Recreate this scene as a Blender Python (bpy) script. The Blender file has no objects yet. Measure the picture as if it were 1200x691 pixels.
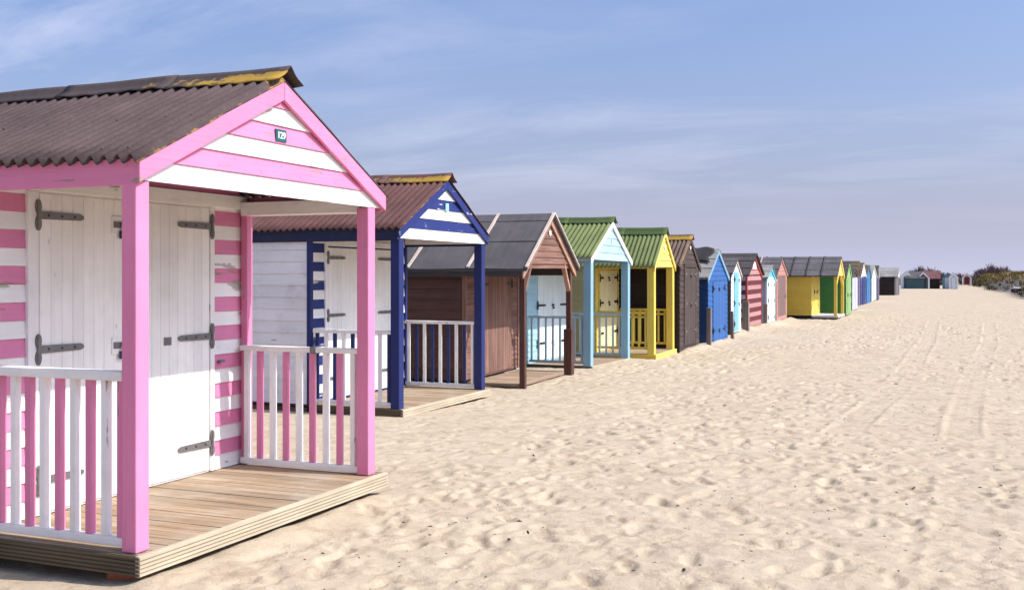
import bpy, bmesh, math, random
import numpy as np
from mathutils import Vector

random.seed(11)
RNG = np.random.default_rng(7)
scene = bpy.context.scene
COL = scene.collection

# ------------------------------------------------------------------ materials
def new_mat(name):
    m = bpy.data.materials.new(name); m.use_nodes = True
    nt = m.node_tree
    return m, nt, nt.nodes['Principled BSDF']

def nd(nt, typ, **kw):
    n = nt.nodes.new(typ)
    for k, v in kw.items():
        if k in n.inputs: n.inputs[k].default_value = v
        else: setattr(n, k, v)
    return n

def lk(nt, a, b): nt.links.new(a, b)

def coords(nt, scale=(1, 1, 1), loc=(0, 0, 0)):
    tc = nd(nt, 'ShaderNodeTexCoord'); mp = nd(nt, 'ShaderNodeMapping')
    mp.inputs['Scale'].default_value = scale; mp.inputs['Location'].default_value = loc
    lk(nt, tc.outputs['Object'], mp.inputs['Vector'])
    return mp.outputs['Vector']

def noise(nt, vec, scale, detail=4, rough=.55):
    n = nd(nt, 'ShaderNodeTexNoise'); n.inputs['Scale'].default_value = scale
    n.inputs['Detail'].default_value = detail; n.inputs['Roughness'].default_value = rough
    lk(nt, vec, n.inputs['Vector']); return n.outputs['Fac']

def ramp(nt, fac, a, b, ca=(0, 0, 0, 1), cb=(1, 1, 1, 1)):
    r = nd(nt, 'ShaderNodeValToRGB')
    r.color_ramp.elements[0].position = a; r.color_ramp.elements[1].position = b
    r.color_ramp.elements[0].color = ca; r.color_ramp.elements[1].color = cb
    lk(nt, fac, r.inputs['Fac']); return r.outputs['Color']

def mixc(nt, fac, a, b, mode='MIX'):
    m = nd(nt, 'ShaderNodeMix'); m.data_type = 'RGBA'; m.blend_type = mode
    for sock, v in ((m.inputs[0], fac), (m.inputs[6], a), (m.inputs[7], b)):
        if hasattr(v, 'links') or hasattr(v, 'is_linked'): lk(nt, v, sock)
        elif isinstance(v, (int, float)): sock.default_value = v
        else: sock.default_value = (*v, 1) if len(v) == 3 else v
    return m.outputs[2]

def mathn(nt, op, a, b=0.0):
    m = nd(nt, 'ShaderNodeMath'); m.operation = op
    for i, v in enumerate((a, b)):
        if isinstance(v, (int, float)): m.inputs[i].default_value = v
        else: lk(nt, v, m.inputs[i])
    return m.outputs[0]

def bump(nt, h, strength, dist, bs, normal=None):
    b = nd(nt, 'ShaderNodeBump'); b.inputs['Strength'].default_value = strength
    b.inputs['Distance'].default_value = dist; lk(nt, h, b.inputs['Height'])
    if normal is not None: lk(nt, normal, b.inputs['Normal'])
    lk(nt, b.outputs['Normal'], bs.inputs['Normal']); return b.outputs['Normal']

def tone(nt, col, amt):
    a = nd(nt, 'ShaderNodeAttribute'); a.attribute_name = 'tone'
    mr = nd(nt, 'ShaderNodeMapRange'); lk(nt, a.outputs['Fac'], mr.inputs['Value'])
    mr.inputs['To Min'].default_value = 1 - amt; mr.inputs['To Max'].default_value = 1 + amt
    h = nd(nt, 'ShaderNodeHueSaturation'); lk(nt, mr.outputs['Result'], h.inputs['Value']); lk(nt, col, h.inputs['Color'])
    return h.outputs['Color']

def paint(name, rgb, wear=.35, rough=.55, grain='y', under=(.30, .24, .18), dirt=.12, vary=.05):
    """Weathered paint on timber: patchy tone, grain, chips showing the wood."""
    m, nt, bs = new_mat(name)
    v = coords(nt)
    gs = {'x': (2.2, 38, 38), 'y': (38, 2.2, 38), 'z': (38, 38, 2.2)}[grain]
    g = noise(nt, coords(nt, gs), 1.0, 3)
    big = noise(nt, v, 1.7, 4)
    c = mixc(nt, ramp(nt, big, .28, .72), tuple(x * .90 for x in rgb), tuple(min(.9, x * 1.06) for x in rgb))
    c = tone(nt, c, vary)
    d = ramp(nt, noise(nt, coords(nt, (1, 1, 1), (3, 1, 7)), 5.5, 6, .65), .52, .80)
    c = mixc(nt, mathn(nt, 'MULTIPLY', d, dirt), c, (.16, .13, .10))
    c = mixc(nt, mathn(nt, 'MULTIPLY', ramp(nt, g, .45, .78), .15), c, tuple(x * .6 for x in rgb))
    chip = mathn(nt, 'ADD', mathn(nt, 'MULTIPLY', noise(nt, coords(nt, tuple(s * .45 for s in gs)), 1.3, 5, .6), .55),
                 mathn(nt, 'MULTIPLY', noise(nt, coords(nt, (1, 1, 1), (9, 4, 2)), 3.0, 3), .45))
    lo = .675 - .125 * wear
    chipm = ramp(nt, chip, lo, lo + .015)
    c = mixc(nt, mathn(nt, 'MULTIPLY', chipm, .85), c, under)
    lk(nt, c, bs.inputs['Base Color'])
    lk(nt, mathn(nt, 'ADD', mathn(nt, 'MULTIPLY', big, .25), rough - .12), bs.inputs['Roughness'])
    bs.inputs['Specular IOR Level'].default_value = .3
    h = mathn(nt, 'SUBTRACT', g, mathn(nt, 'MULTIPLY', chipm, .7))
    bump(nt, h, .6, .005, bs)
    return m

def timber(name, c0, c1, grain='x', rough=.8, vary=.16, bs_=.5):
    m, nt, bs = new_mat(name)
    gs = {'x': (1.3, 34, 34), 'y': (34, 1.3, 34), 'z': (34, 34, 1.3)}[grain]
    g = noise(nt, coords(nt, gs), 1.0, 6, .6)
    big = noise(nt, coords(nt), 2.3, 5)
    c = mixc(nt, ramp(nt, g, .3, .72), c0, c1)
    c = mixc(nt, mathn(nt, 'MULTIPLY', ramp(nt, big, .4, .7), .35), c, tuple(x * .62 for x in c0))
    c = tone(nt, c, vary)
    lk(nt, c, bs.inputs['Base Color']); bs.inputs['Roughness'].default_value = rough
    bs.inputs['Specular IOR Level'].default_value = .2
    bump(nt, g, bs_, .006, bs)
    return m

def deckwood(name):
    m, nt, bs = new_mat(name)
    g = noise(nt, coords(nt, (1.1, 42, 42)), 1.0, 7, .65); big = noise(nt, coords(nt), 2.6, 6, .65); v = coords(nt)
    c = mixc(nt, ramp(nt, g, .34, .70), (.20, .125, .07), (.46, .33, .21))
    c = mixc(nt, mathn(nt, 'MULTIPLY', ramp(nt, big, .42, .66), .55), c, (.36, .31, .25))
    c = mixc(nt, mathn(nt, 'MULTIPLY', ramp(nt, noise(nt, coords(nt, (.9, 16, 16), (4, 2, 1)), 1, 5), .55, .75), .55), c, (.13, .085, .05))
    sand = mathn(nt, 'MULTIPLY', ramp(nt, noise(nt, v, 3.4, 6, .7), .52, .66), ramp(nt, noise(nt, v, 160, 2), .40, .62))
    c = mixc(nt, mathn(nt, 'MULTIPLY', sand, .75), c, (.47, .38, .28))
    c = tone(nt, c, .17)
    lk(nt, c, bs.inputs['Base Color']); bs.inputs['Roughness'].default_value = .85; bs.inputs['Specular IOR Level'].default_value = .2
    bump(nt, mathn(nt, 'ADD', g, mathn(nt, 'MULTIPLY', sand, .3)), .6, .006, bs)
    return m

def sheet_roof(name, rgb, lichen=0.0, dark=.6):
    """Corrugated bitumen sheet, dusty, with lichen near the ridge and the front verge (object x = 0)."""
    m, nt, bs = new_mat(name)
    v = coords(nt)
    big = noise(nt, v, 2.0, 5, .6); fine = noise(nt, v, 45, 4)
    c = mixc(nt, ramp(nt, big, .3, .75), tuple(x * dark for x in rgb), tuple(x * 1.12 for x in rgb))
    c = mixc(nt, mathn(nt, 'MULTIPLY', ramp(nt, fine, .45, .75), .30), c, tuple(min(1, x * 1.9) for x in rgb))
    streak = noise(nt, coords(nt, (16, 1.2, 1.2)), 1, 4)
    c = mixc(nt, mathn(nt, 'MULTIPLY', ramp(nt, streak, .5, .75), .35), c, tuple(x * .55 for x in rgb))
    if lichen:
        a = nd(nt, 'ShaderNodeAttribute'); a.attribute_name = 'lichen'
        ln = mathn(nt, 'ADD', noise(nt, v, 9, 6, .7), mathn(nt, 'MULTIPLY', a.outputs['Fac'], .42 * lichen))
        lm = ramp(nt, ln, .72, .82)
        c = mixc(nt, lm, c, mixc(nt, fine, (.25, .13, .02), (.42, .27, .045)))
    lk(nt, c, bs.inputs['Base Color']); bs.inputs['Roughness'].default_value = .85
    bs.inputs['Specular IOR Level'].default_value = .25
    bump(nt, mathn(nt, 'ADD', fine, big), .3, .004, bs)
    return m

def felt(name, rgb):
    m, nt, bs = new_mat(name)
    v = coords(nt)
    big = noise(nt, v, 1.3, 6, .65); fine = noise(nt, v, 70, 3)
    st = noise(nt, coords(nt, (9, .8, .8)), 1, 4)
    c = mixc(nt, ramp(nt, big, .3, .7), tuple(x * .7 for x in rgb), tuple(x * 1.25 for x in rgb))
    c = mixc(nt, mathn(nt, 'MULTIPLY', ramp(nt, st, .5, .75), .4), c, tuple(x * 1.7 for x in rgb))
    c = mixc(nt, mathn(nt, 'MULTIPLY', fine, .35), c, tuple(x * .5 for x in rgb))
    c = tone(nt, c, .10)
    lk(nt, c, bs.inputs['Base Color']); bs.inputs['Roughness'].default_value = .9
    bs.inputs['Specular IOR Level'].default_value = .25
    bump(nt, mathn(nt, 'ADD', big, mathn(nt, 'MULTIPLY', fine, .25)), .5, .02, bs)
    return m

def plain(name, rgb, rough=.6, metal=0.0, var=.15):
    m, nt, bs = new_mat(name)
    n = noise(nt, coords(nt), 18, 5, .6)
    lk(nt, mixc(nt, n, tuple(x * (1 - var * 2) for x in rgb), tuple(min(1, x * (1 + var)) for x in rgb)), bs.inputs['Base Color'])
    bs.inputs['Roughness'].default_value = rough; bs.inputs['Metallic'].default_value = metal
    bump(nt, n, .2, .003, bs)
    return m

PINK = (.68, .215, .37)
M = dict(
    pink=paint('pink_paint', PINK, .62, grain='y'), pink_v=paint('pink_paint_upright', PINK, .42, grain='z', dirt=.16),
    pink_x=paint('pink_paint_beam', PINK, .4, grain='x'),
    white=paint('white_paint', (.83, .80, .775), .66, grain='y', under=(.40, .36, .31)), white_v=paint('white_paint_upright', (.83, .80, .78), .40, grain='z', dirt=.15),
    white_x=paint('white_paint_beam', (.83, .80, .775), .5, grain='x', dirt=.15),
    door_white=paint('white_door_paint', (.86, .825, .79), .16, grain='z', dirt=.09, vary=.05),
    navy=paint('navy_paint', (.014, .026, .145), .72, grain='y', under=(.55, .52, .48)), navy_v=paint('navy_paint_upright', (.013, .023, .120), .15, grain='z', dirt=.04),
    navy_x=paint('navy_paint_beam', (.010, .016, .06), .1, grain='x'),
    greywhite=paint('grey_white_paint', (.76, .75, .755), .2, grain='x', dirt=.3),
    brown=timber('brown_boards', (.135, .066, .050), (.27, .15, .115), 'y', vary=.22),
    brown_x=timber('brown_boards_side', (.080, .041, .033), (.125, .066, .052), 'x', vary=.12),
    brown_v=timber('brown_planks_upright', (.15, .075, .058), (.31, .185, .145), 'z', vary=.18),
    brown_d=timber('brown_posts', (.070, .034, .027), (.12, .062, .048), 'z', vary=.08),
    palewood=timber('bleached_wood', (.48, .38, .32), (.62, .52, .45), 'x', vary=.08),
    bargewood=timber('barge_wood', (.34, .18, .125), (.50, .32, .24), 'y', vary=.08),
    lblue=paint('pale_blue_paint', (.36, .58, .68), .12, grain='y'), lblue_v=paint('light_blue_paint', (.24, .42, .53), .1, grain='z'),
    lblue_r=paint('rail_blue_paint', (.36, .47, .52), .1, grain='z'), lblue_x=paint('light_blue_beam', (.42, .52, .60), .1, grain='x'),
    barge_w=paint('white_barge_paint', (.80, .80, .80), .1, grain='y'),
    icewhite=paint('ice_white_paint', (.68, .77, .80), .08, grain='z'),
    yellow=paint('yellow_paint', (.72, .55, .13), .12, grain='y'), yellow_v=paint('yellow_paint_upright', (.70, .52, .09), .08, grain='z'),
    yellow_x=paint('yellow_paint_beam', (.66, .47, .07), .1, grain='x'), cream_y=paint('cream_yellow_paint', (.76, .68, .40), .1, grain='z'),
    olive=paint('yellow_paint_side_shade', (.52, .47, .24), .2, grain='x'),  # yellow hut's side walls: shade that turns them olive is painted in
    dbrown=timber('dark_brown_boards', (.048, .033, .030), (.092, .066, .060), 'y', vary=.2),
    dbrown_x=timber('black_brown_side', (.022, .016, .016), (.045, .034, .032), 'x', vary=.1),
    dbrown_v=timber('dark_brown_planks', (.054, .038, .034), (.098, .072, .064), 'z', vary=.1),
    blue=paint('blue_paint', (.022, .095, .29), .1, grain='y'), blue_v=paint('blue_paint_door', (.026, .105, .31), .08, grain='z'),
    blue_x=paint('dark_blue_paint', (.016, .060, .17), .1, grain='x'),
    blueedge=paint('faded_blue_trim', (.16, .32, .52), .1, grain='y'),
    sky_v=paint('sky_blue_door_paint', (.17, .42, .62), .1, grain='z'), pale_v=paint('pale_grey_blue_paint', (.58, .68, .74), .1, grain='y'),
    sky_y=paint('sky_blue_board_paint', (.22, .52, .74), .1, grain='y'),
    red=paint('dark_red_paint', (.105, .012, .018), .15, grain='y'), red_v=paint('red_trim_paint', (.36, .055, .06), .1, grain='y'),
    rose=paint('rose_paint', (.42, .205, .20), .2, grain='y'), salmon=paint('salmon_trim_paint', (.42, .22, .19), .15, grain='z'),
    turq=paint('turquoise_paint', (.10, .48, .66), .1, grain='y'), greyside=paint('grey_side_paint', (.40, .42, .50), .2, grain='x'),
    maroon=paint('maroon_side_paint', (.10, .022, .028), .1, grain='x'),
    brick_paint=paint('faded_brown_door', (.18, .115, .11), .3, grain='z'), rosewood=paint('rose_brown_gable', (.42, .20, .175), .3, grain='y'),
    green_x=paint('green_side_paint', (.050, .19, .052), .1, grain='x'), lime=paint('lime_paint', (.22, .38, .14), .05, grain='z'),
    lav=paint('lavender_white_paint', (.52, .52, .62), .1, grain='z'), purple=paint('purple_paint', (.11, .09, .16), .1, grain='z'),
    dkgrey=paint('dark_grey_paint', (.06, .055, .06), .1, grain='x'), grey_v=paint('pale_grey_paint', (.50, .48, .47), .1, grain='z'),
    teal=paint('teal_paint', (.045, .10, .12), .1, grain='z'), aqua=paint('aqua_paint', (.16, .32, .38), .1, grain='z'),
    deepblue=paint('deep_blue_paint', (.03, .16, .34), .1, grain='z'), redroof=felt('red_roof_felt', (.17, .075, .075)),
    roof_a=sheet_roof('purple_brown_sheet', (.084, .056, .055), 1.0), roof_cap=sheet_roof('black_ridge_sheet', (.070, .052, .050), 1.1),
    roof_b=sheet_roof('red_brown_sheet', (.105, .047, .042), .9), roof_bc=sheet_roof('red_brown_ridge', (.120, .062, .055), 1.15),
    roof_g=sheet_roof('green_sheet', (.140, .170, .062), .15, .75), roof_gc=sheet_roof('green_ridge', (.070, .105, .036), .2, .7),
    roof_d=sheet_roof('dark_brown_sheet', (.135, .085, .065), 1.1),
    felt_a=felt('grey_roof_felt', (.105, .094, .098)), felt_b=felt('dark_roof_felt', (.070, .062, .060)), felt_g=felt('pale_grey_felt', (.28, .265, .25)),
    felt_m=felt('mossy_felt', (.11, .085, .055)),
    black_felt=felt('torn_black_felt', (.030, .028, .028)),
    deck=deckwood('deck_planks'), deckedge=timber('deck_edge_board', (.42, .34, .24), (.58, .50, .37), 'y', vary=.06, bs_=.3),
    deckside_shaded=timber('deck_side_board_shaded', (.085, .062, .038), (.16, .12, .075), 'x', vary=.06),  # darker side wood, with shade on the deck sides also put into its colour
    reddeck=timber('brown_deck', (.27, .18, .12), (.42, .31, .22), 'x', vary=.1),
    brickm=plain('orange_brick', (.46, .13, .06), .9), iron=plain('grey_iron', (.20, .19, .185), .55, .35, .25),
    black=plain('black_iron', (.018, .018, .02), .5), brass=plain('old_steel', (.40, .35, .31), .4, .8), lockblue=plain('blue_lock_body', (.012, .018, .09), .35),
    plate=plain('green_number_plate', (.008, .095, .095), .4, 0, .05), platew=plain('white_plate', (.80, .80, .78), .5, 0, .03), tealplate=plain('pale_teal_plate', (.28, .62, .66), .5, 0, .05),
    stake=timber('grey_stake_wood', (.15, .115, .10), (.28, .23, .20), 'z'),
)

# ------------------------------------------------------------------ mesh collector
class MB:
    def __init__(s): s.v = []; s.f = []; s.m = []; s.t = []; s.mats = []; s.lich = []
    def mi(s, mat):
        if mat not in s.mats: s.mats.append(mat)
        return s.mats.index(mat)
    def add(s, verts, faces, mat, t=None, lich=None):
        b = len(s.v); s.v += [tuple(p) for p in verts]; k = s.mi(mat)
        t = random.random() if t is None else t
        s.lich += lich if lich is not None else [0.0] * len(verts)
        for f in faces: s.f.append([b + i for i in f]); s.m.append(k); s.t.append(t)
    HF = [(0, 3, 2, 1), (4, 5, 6, 7), (0, 1, 5, 4), (1, 2, 6, 5), (2, 3, 7, 6), (3, 0, 4, 7)]
    def hexa(s, p, mat, t=None): s.add(p, s.HF, mat, t)
    def box(s, x0, x1, y0, y1, z0, z1, mat, t=None):
        s.hexa([(x0, y0, z0), (x1, y0, z0), (x1, y1, z0), (x0, y1, z0), (x0, y0, z1), (x1, y0, z1), (x1, y1, z1), (x0, y1, z1)], mat, t)
    def beam(s, a, b, w, h, mat, up=(0, 0, 1), t=None):
        a = Vector(a); b = Vector(b); d = (b - a).normalized(); u = Vector(up); sd = d.cross(u).normalized(); u = sd.cross(d)
        p = []
        for q in (a, b):
            for i, j in ((-1, -1), (1, -1), (1, 1), (-1, 1)): p.append(q + sd * (w / 2 * i) + u * (h / 2 * j))
        s.add(p, [(0, 1, 2, 3), (7, 6, 5, 4), (0, 4, 5, 1), (1, 5, 6, 2), (2, 6, 7, 3), (3, 7, 4, 0)], mat, t)
    def prism_x(s, poly, x0, x1, mat, t=None):
        n = len(poly)
        vs = [(x0, y, z) for y, z in poly] + [(x1, y, z) for y, z in poly]
        fs = [tuple(range(n)), tuple(range(2 * n - 1, n - 1, -1))] + [(i, i + n, (i + 1) % n + n, (i + 1) % n) for i in range(n)]
        s.add(vs, fs, mat, t)
    def disc_x(s, x0, x1, y, z, ry, rz, mat, n=14):
        s.prism_x([(y + ry * math.cos(2 * math.pi * i / n), z + rz * math.sin(2 * math.pi * i / n)) for i in range(n)], x0, x1, mat)
    def build(s, name, parent=None, bevel=0.0, smooth=False, solid=0.0):
        me = bpy.data.meshes.new(name); me.from_pydata(s.v, [], s.f)
        for m in s.mats: me.materials.append(M[m] if isinstance(m, str) else m)
        me.polygons.foreach_set('material_index', s.m)
        a = me.attributes.new('tone', 'FLOAT', 'FACE'); a.data.foreach_set('value', s.t)
        if any(s.lich):
            a = me.attributes.new('lichen', 'FLOAT', 'POINT'); a.data.foreach_set('value', s.lich)
        bm = bmesh.new(); bm.from_mesh(me); bmesh.ops.recalc_face_normals(bm, faces=bm.faces); bm.to_mesh(me); bm.free()
        if smooth: me.polygons.foreach_set('use_smooth', [True] * len(me.polygons))
        o = bpy.data.objects.new(name, me); COL.objects.link(o)
        if parent is not None: o.parent = parent
        if bevel:
            md = o.modifiers.new('bevel', 'BEVEL'); md.width = bevel; md.segments = 2; md.limit_method = 'ANGLE'
        if solid:
            md = o.modifiers.new('solid', 'SOLIDIFY'); md.thickness = solid; md.offset = 0
        return o

def thing(name, label, cat, loc=(0, 0, 0), group=None, rz=0):
    o = bpy.data.objects.new(name, None); COL.objects.link(o); o.location = loc; o.rotation_euler = (0, 0, rz)
    o.empty_display_size = .2
    o['label'] = label; o['category'] = cat
    if group: o['group'] = group
    return o

def tag(o, label, cat, group=None, kind=None):
    o['label'] = label
    if cat: o['category'] = cat
    if group: o['group'] = group
    if kind: o['kind'] = kind
    return o

# ------------------------------------------------------------------ hut building blocks (local: +x faces the beach, y along the row)
def boards_front(m, x, zlo, ztop, hw, pitch, mats, lap=.012, tk=.022):
    z = zlo; i = 0
    while z < ztop - .012:
        z1 = min(z + pitch, ztop)
        a, b = hw(z), hw(z1)
        if a > .01:
            b = max(b, .002); mat = mats[i % len(mats)]
            e = .002
            m.hexa([(x - tk, -a, z + e), (x, -a, z + e), (x, a, z + e), (x - tk, a, z + e), (x - tk, -b, z1), (x - lap, -b, z1), (x - lap, b, z1), (x - tk, b, z1)], mat)
        z = z1; i += 1

def boards_side(m, y, sgn, x0, x1, zlo, ztop, pitch, mats, lap=.012, tk=.022):
    z = zlo; i = 0
    while z < ztop - .01:
        z1 = min(z + pitch, ztop); e = .002
        yo, yi, yl = y, y - sgn * tk, y - sgn * lap
        m.hexa([(x0, yi, z + e), (x1, yi, z + e), (x1, yo, z + e), (x0, yo, z + e), (x0, yi, z1), (x1, yi, z1), (x1, yl, z1), (x0, yl, z1)], mats[i % len(mats)])
        z = z1; i += 1

def corrugated(parent, x0, x1, zr, s, ye, mat, capmat, amp=.017, pitch=.098, lich=1.0, capw=.17):
    m = MB()
    n = max(8, int((x1 - x0) / pitch * 8)); rows = 7
    for sg in (-1, 1):
        vs = []; fs = []; li = []
        for j in range(rows + 1):
            q = j / rows; y = sg * ye * q
            for i in range(n + 1):
                x = x0 + (x1 - x0) * i / n
                ph = (x1 - x) / pitch * 2 * math.pi + math.pi
                zz = zr - s * abs(y) + amp * math.cos(ph) + .004 * math.sin(x * 1.7 + q * 3) + .006 * (int((x1 - x) / .784) % 2) + (.008 if q < .5 else 0)
                vs.append((x, y + sg * (.006 * math.sin(x * 7.1) if j == rows else 0), zz))
                edge = max(0, 1 - (x1 - x) / .030); rid = max(0, 1 - q / .22) * max(0, 1 - (x1 - x) / .5)
                li.append(min(1, max(edge * .62, rid * .7)) * lich if sg < 0 else .3 * edge)
        w = n + 1
        for j in range(rows):
            for i in range(n): fs.append((j * w + i, j * w + i + 1, (j + 1) * w + i + 1, (j + 1) * w + i))
        m.add(vs, fs, mat, .5, li)
    # fixing screws on the crests
    for sg in (-1, 1):
        for q in (.12, .55, .93):
            k = 0
            x = x1 - pitch * .5
            while x > x0 + .1:
                if (k + int(q * 10)) % 2 == 0:
                    y = sg * ye * q; z = zr - s * abs(y) + amp
                    m.box(x - .006, x + .006, y - .006, y + .006, z - .004, z + .006, 'felt_b')
                x -= pitch; k += 1
    roof = m.build('roof', parent, smooth=True, solid=.006)
    # ridge cap of overlapping folded pieces
    c = MB(); L = .95; x = x1 + .045; k = 0
    while x > x0:
        xb = max(x - L - .08, x0 - .03); lift = .006 * ((k % 2) + 1)
        prof = []
        for j in range(-6, 7):
            q = j / 6; y = q * capw
            zz = zr + amp + lift + .012 - s * abs(y) + .036 * math.exp(-(y / .042) ** 2) - (.006 if abs(q) > .95 else 0)
            prof.append((y, zz))
        vs = []; li = []; nx = 10
        for i in range(nx + 1):
            xx = x + (xb - x) * i / nx
            for y, zz in prof:
                vs.append((xx, y, zz + .004 * math.sin(xx * 5) + (.006 * math.sin(xx * 31) if abs(y) > capw * .9 else 0)))
                li.append(lich * max(0, 1 - (x1 - xx) / 1.7) * (1 if y < -.04 else .1))
        w = len(prof)
        fs = [(i * w + j, i * w + j + 1, (i + 1) * w + j + 1, (i + 1) * w + j) for i in range(nx) for j in range(w - 1)]
        c.add(vs, fs, capmat, .5, li)
        x -= L; k += 1
    c.build('ridge_cap', roof, smooth=True, solid=.006)
    return roof

def feltroof(parent, x0, x1, zr, s, ye, mat, th=.03, battens=None, battmat='palewood', seam=0.5, capstrip=True, seammat=None):
    m = MB()
    for sg in (-1, 1):
        prof = [(0, zr), (sg * ye, zr - s * ye)]
        # sheets laid along the roof, each lapping the lower one
        rows = max(2, int(round(ye * math.hypot(1, s) / seam)))
        for r in range(rows):
            ya, yb = ye * r / rows, ye * (r + 1) / rows
            nx = 14; vs = []
            for (yy, off) in ((ya, 0.0), ((ya + yb) / 2, .005), (yb + .02 if r < rows - 1 else yb, .012)):
                for i in range(nx + 1):
                    xx = x0 + (x1 - x0) * i / nx
                    vs.append((xx, sg * yy, zr - s * yy + off + .006 * math.sin(xx * 4.3 + r * 2) * math.sin(yy * 9)))
            w = nx + 1
            fs = [(j * w + i, j * w + i + 1, (j + 1) * w + i + 1, (j + 1) * w + i) for j in range(2) for i in range(nx)]
            m.add(vs, fs, mat)
        m.prism_x([(0, zr - .004), (sg * ye, zr - s * ye - .004), (sg * ye, zr - s * ye - th), (0, zr - th)], x0 + .01, x1 - .01, mat)
        if capstrip:
            cw = .17
            m.prism_x([(0, zr + .016), (sg * cw, zr - s * cw + .014), (sg * cw, zr - s * cw - .0005), (0, zr + .0005)], x0, x1 - .004, mat)
    roof = m.build('roof', parent)
    if battens:
        for bx in battens:
            for sg in (-1, 1):
                b = MB()
                b.beam((bx, sg * .0, zr + .02), (bx, sg * ye * .985, zr - s * ye * .985 + .02), .045, .028, battmat)
                b.build('batten', roof)
    return roof

def barge(parent, x0, x1, zr, s, ye, dv, mats, yl=None):
    for i, sg in enumerate((-1, 1)):
        m = MB(); y = ye if (yl is None or sg > 0) else yl
        g = .002 * sg
        m.prism_x([(g, zr), (sg * y, zr - s * y), (sg * y, zr - s * y - dv), (g, zr - dv)], x0, x1, mats)
        m.build('barge_board', parent, bevel=.004)

def hinge_strap(parent, x, y_pin, z, dirn, L=.38, h=.045, mat='iron', plate_h=.17):
    m = MB()
    n0, n1 = h * .5, h * .42
    pts = [(y_pin, z - n0), (y_pin + dirn * (L - .03), z - n1), (y_pin + dirn * L, z - n1 * .5), (y_pin + dirn * L, z + n1 * .5), (y_pin + dirn * (L - .03), z + n1), (y_pin, z + n0)]
    m.prism_x(pts, x, x + .007, mat)
    for q in (.18, .48, .78): m.disc_x(x + .007, x + .011, y_pin + dirn * L * q, z, .008, .008, 'black', 8)
    m.disc_x(x, x + .010, y_pin - dirn * .016, z + plate_h * .27, .024, plate_h * .24, mat)
    m.disc_x(x, x + .010, y_pin - dirn * .016, z - plate_h * .27, .024, plate_h * .24, mat)
    m.box(x, x + .016, y_pin - dirn * .016 - .011, y_pin - dirn * .016 + .011, z - plate_h * .42, z + plate_h * .42, mat)
    m.build('hinge', parent)

def hasp(parent, x, y, z, lock=True, mat='iron', backing='white_v', k=1.0):
    m = MB()
    if backing: m.box(x, x + .012, y - .055 * k, y + .055 * k, z - .06 * k, z + .06 * k, backing)
    m.box(x + .012, x + .018, y - .045 * k, y + .10 * k, z - .02 * k, z + .025 * k, mat)
    m.box(x + .018, x + .034, y + .02 * k, y + .035 * k, z - .012 * k, z + .016 * k, mat)
    o = m.build('hasp', parent)
    if lock:
        p = MB(); yc = y + .03 * k
        p.box(x + .014, x + .036, yc - .024 * k, yc + .024 * k, z - .095 * k, z - .04 * k, 'lockblue')
        p.box(x + .021, x + .029, yc - .018 * k, yc - .011 * k, z - .04 * k, z + .0 * k, 'brass')
        p.box(x + .021, x + .029, yc + .011 * k, yc + .018 * k, z - .04 * k, z + .0 * k, 'brass')
        p.box(x + .021, x + .029, yc - .011 * k, yc + .011 * k, z - .009 * k, z + .0 * k, 'brass')
        p.build('padlock', parent, bevel=.003 if k >= 1 else 0)

def door_leaf(parent, x, ya, yb, z0, z1, mat, plank=.105, tk=.03):
    m = MB(); n = max(2, int(round((yb - ya) / plank))); w = (yb - ya) / n
    m.box(x - tk, x - .006, ya + .002, yb - .002, z0, z1, mat)
    for i in range(n):
        a, b = ya + i * w, ya + (i + 1) * w; c = .005
        m.add([(x - .006, a + .001, z0), (x, a + c, z0 + .001), (x, b - c, z0 + .001), (x - .006, b - .001, z0), (x - .006, a + .001, z1), (x, a + c, z1 - .001), (x, b - c, z1 - .001), (x - .006, b - .001, z1)],
              [(0, 1, 5, 4), (1, 2, 6, 5), (2, 3, 7, 6), (0, 3, 2, 1), (4, 5, 6, 7), (0, 4, 7, 3)], mat)
    return m.build('door', parent)

def railing(root, p0, p1, ztop, zbot, mats, rmat, spacing=.124, sec=.042, topw=.075, toph=.045, both=True, botgap=.02, parts=True, inset=.05, low_h=.05):
    r = thing_part('railing', root)
    a, b = Vector((*p0, 0)), Vector((*p1, 0)); L = (b - a).length; d = (b - a) / L
    m = MB(); m.beam(a + Vector((0, 0, ztop - toph / 2)), b + Vector((0, 0, ztop - toph / 2)), topw, toph, rmat); m.build('top_rail', r, bevel=.006)
    m = MB(); m.beam(a + Vector((0, 0, zbot + botgap + low_h / 2)), b + Vector((0, 0, zbot + botgap + low_h / 2)), .05, low_h, rmat); m.build('bottom_rail', r, bevel=.005)
    n = int(round((L - 2 * inset) / spacing)); i = 0
    for i in range(n + 1):
        q = a + d * (inset + (L - 2 * inset) * i / n)
        m = MB(); mat = mats[i % len(mats)]
        m.beam(q + Vector((0, 0, zbot + botgap + low_h)), q + Vector((0, 0, ztop - toph)), sec, sec, mat, up=(d.x, d.y, 0)); m.build('baluster', r, bevel=.004)
    return r

def thing_part(name, parent):
    o = bpy.data.objects.new(name, None); COL.objects.link(o); o.parent = parent; o.empty_display_size = .1
    return o

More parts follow.
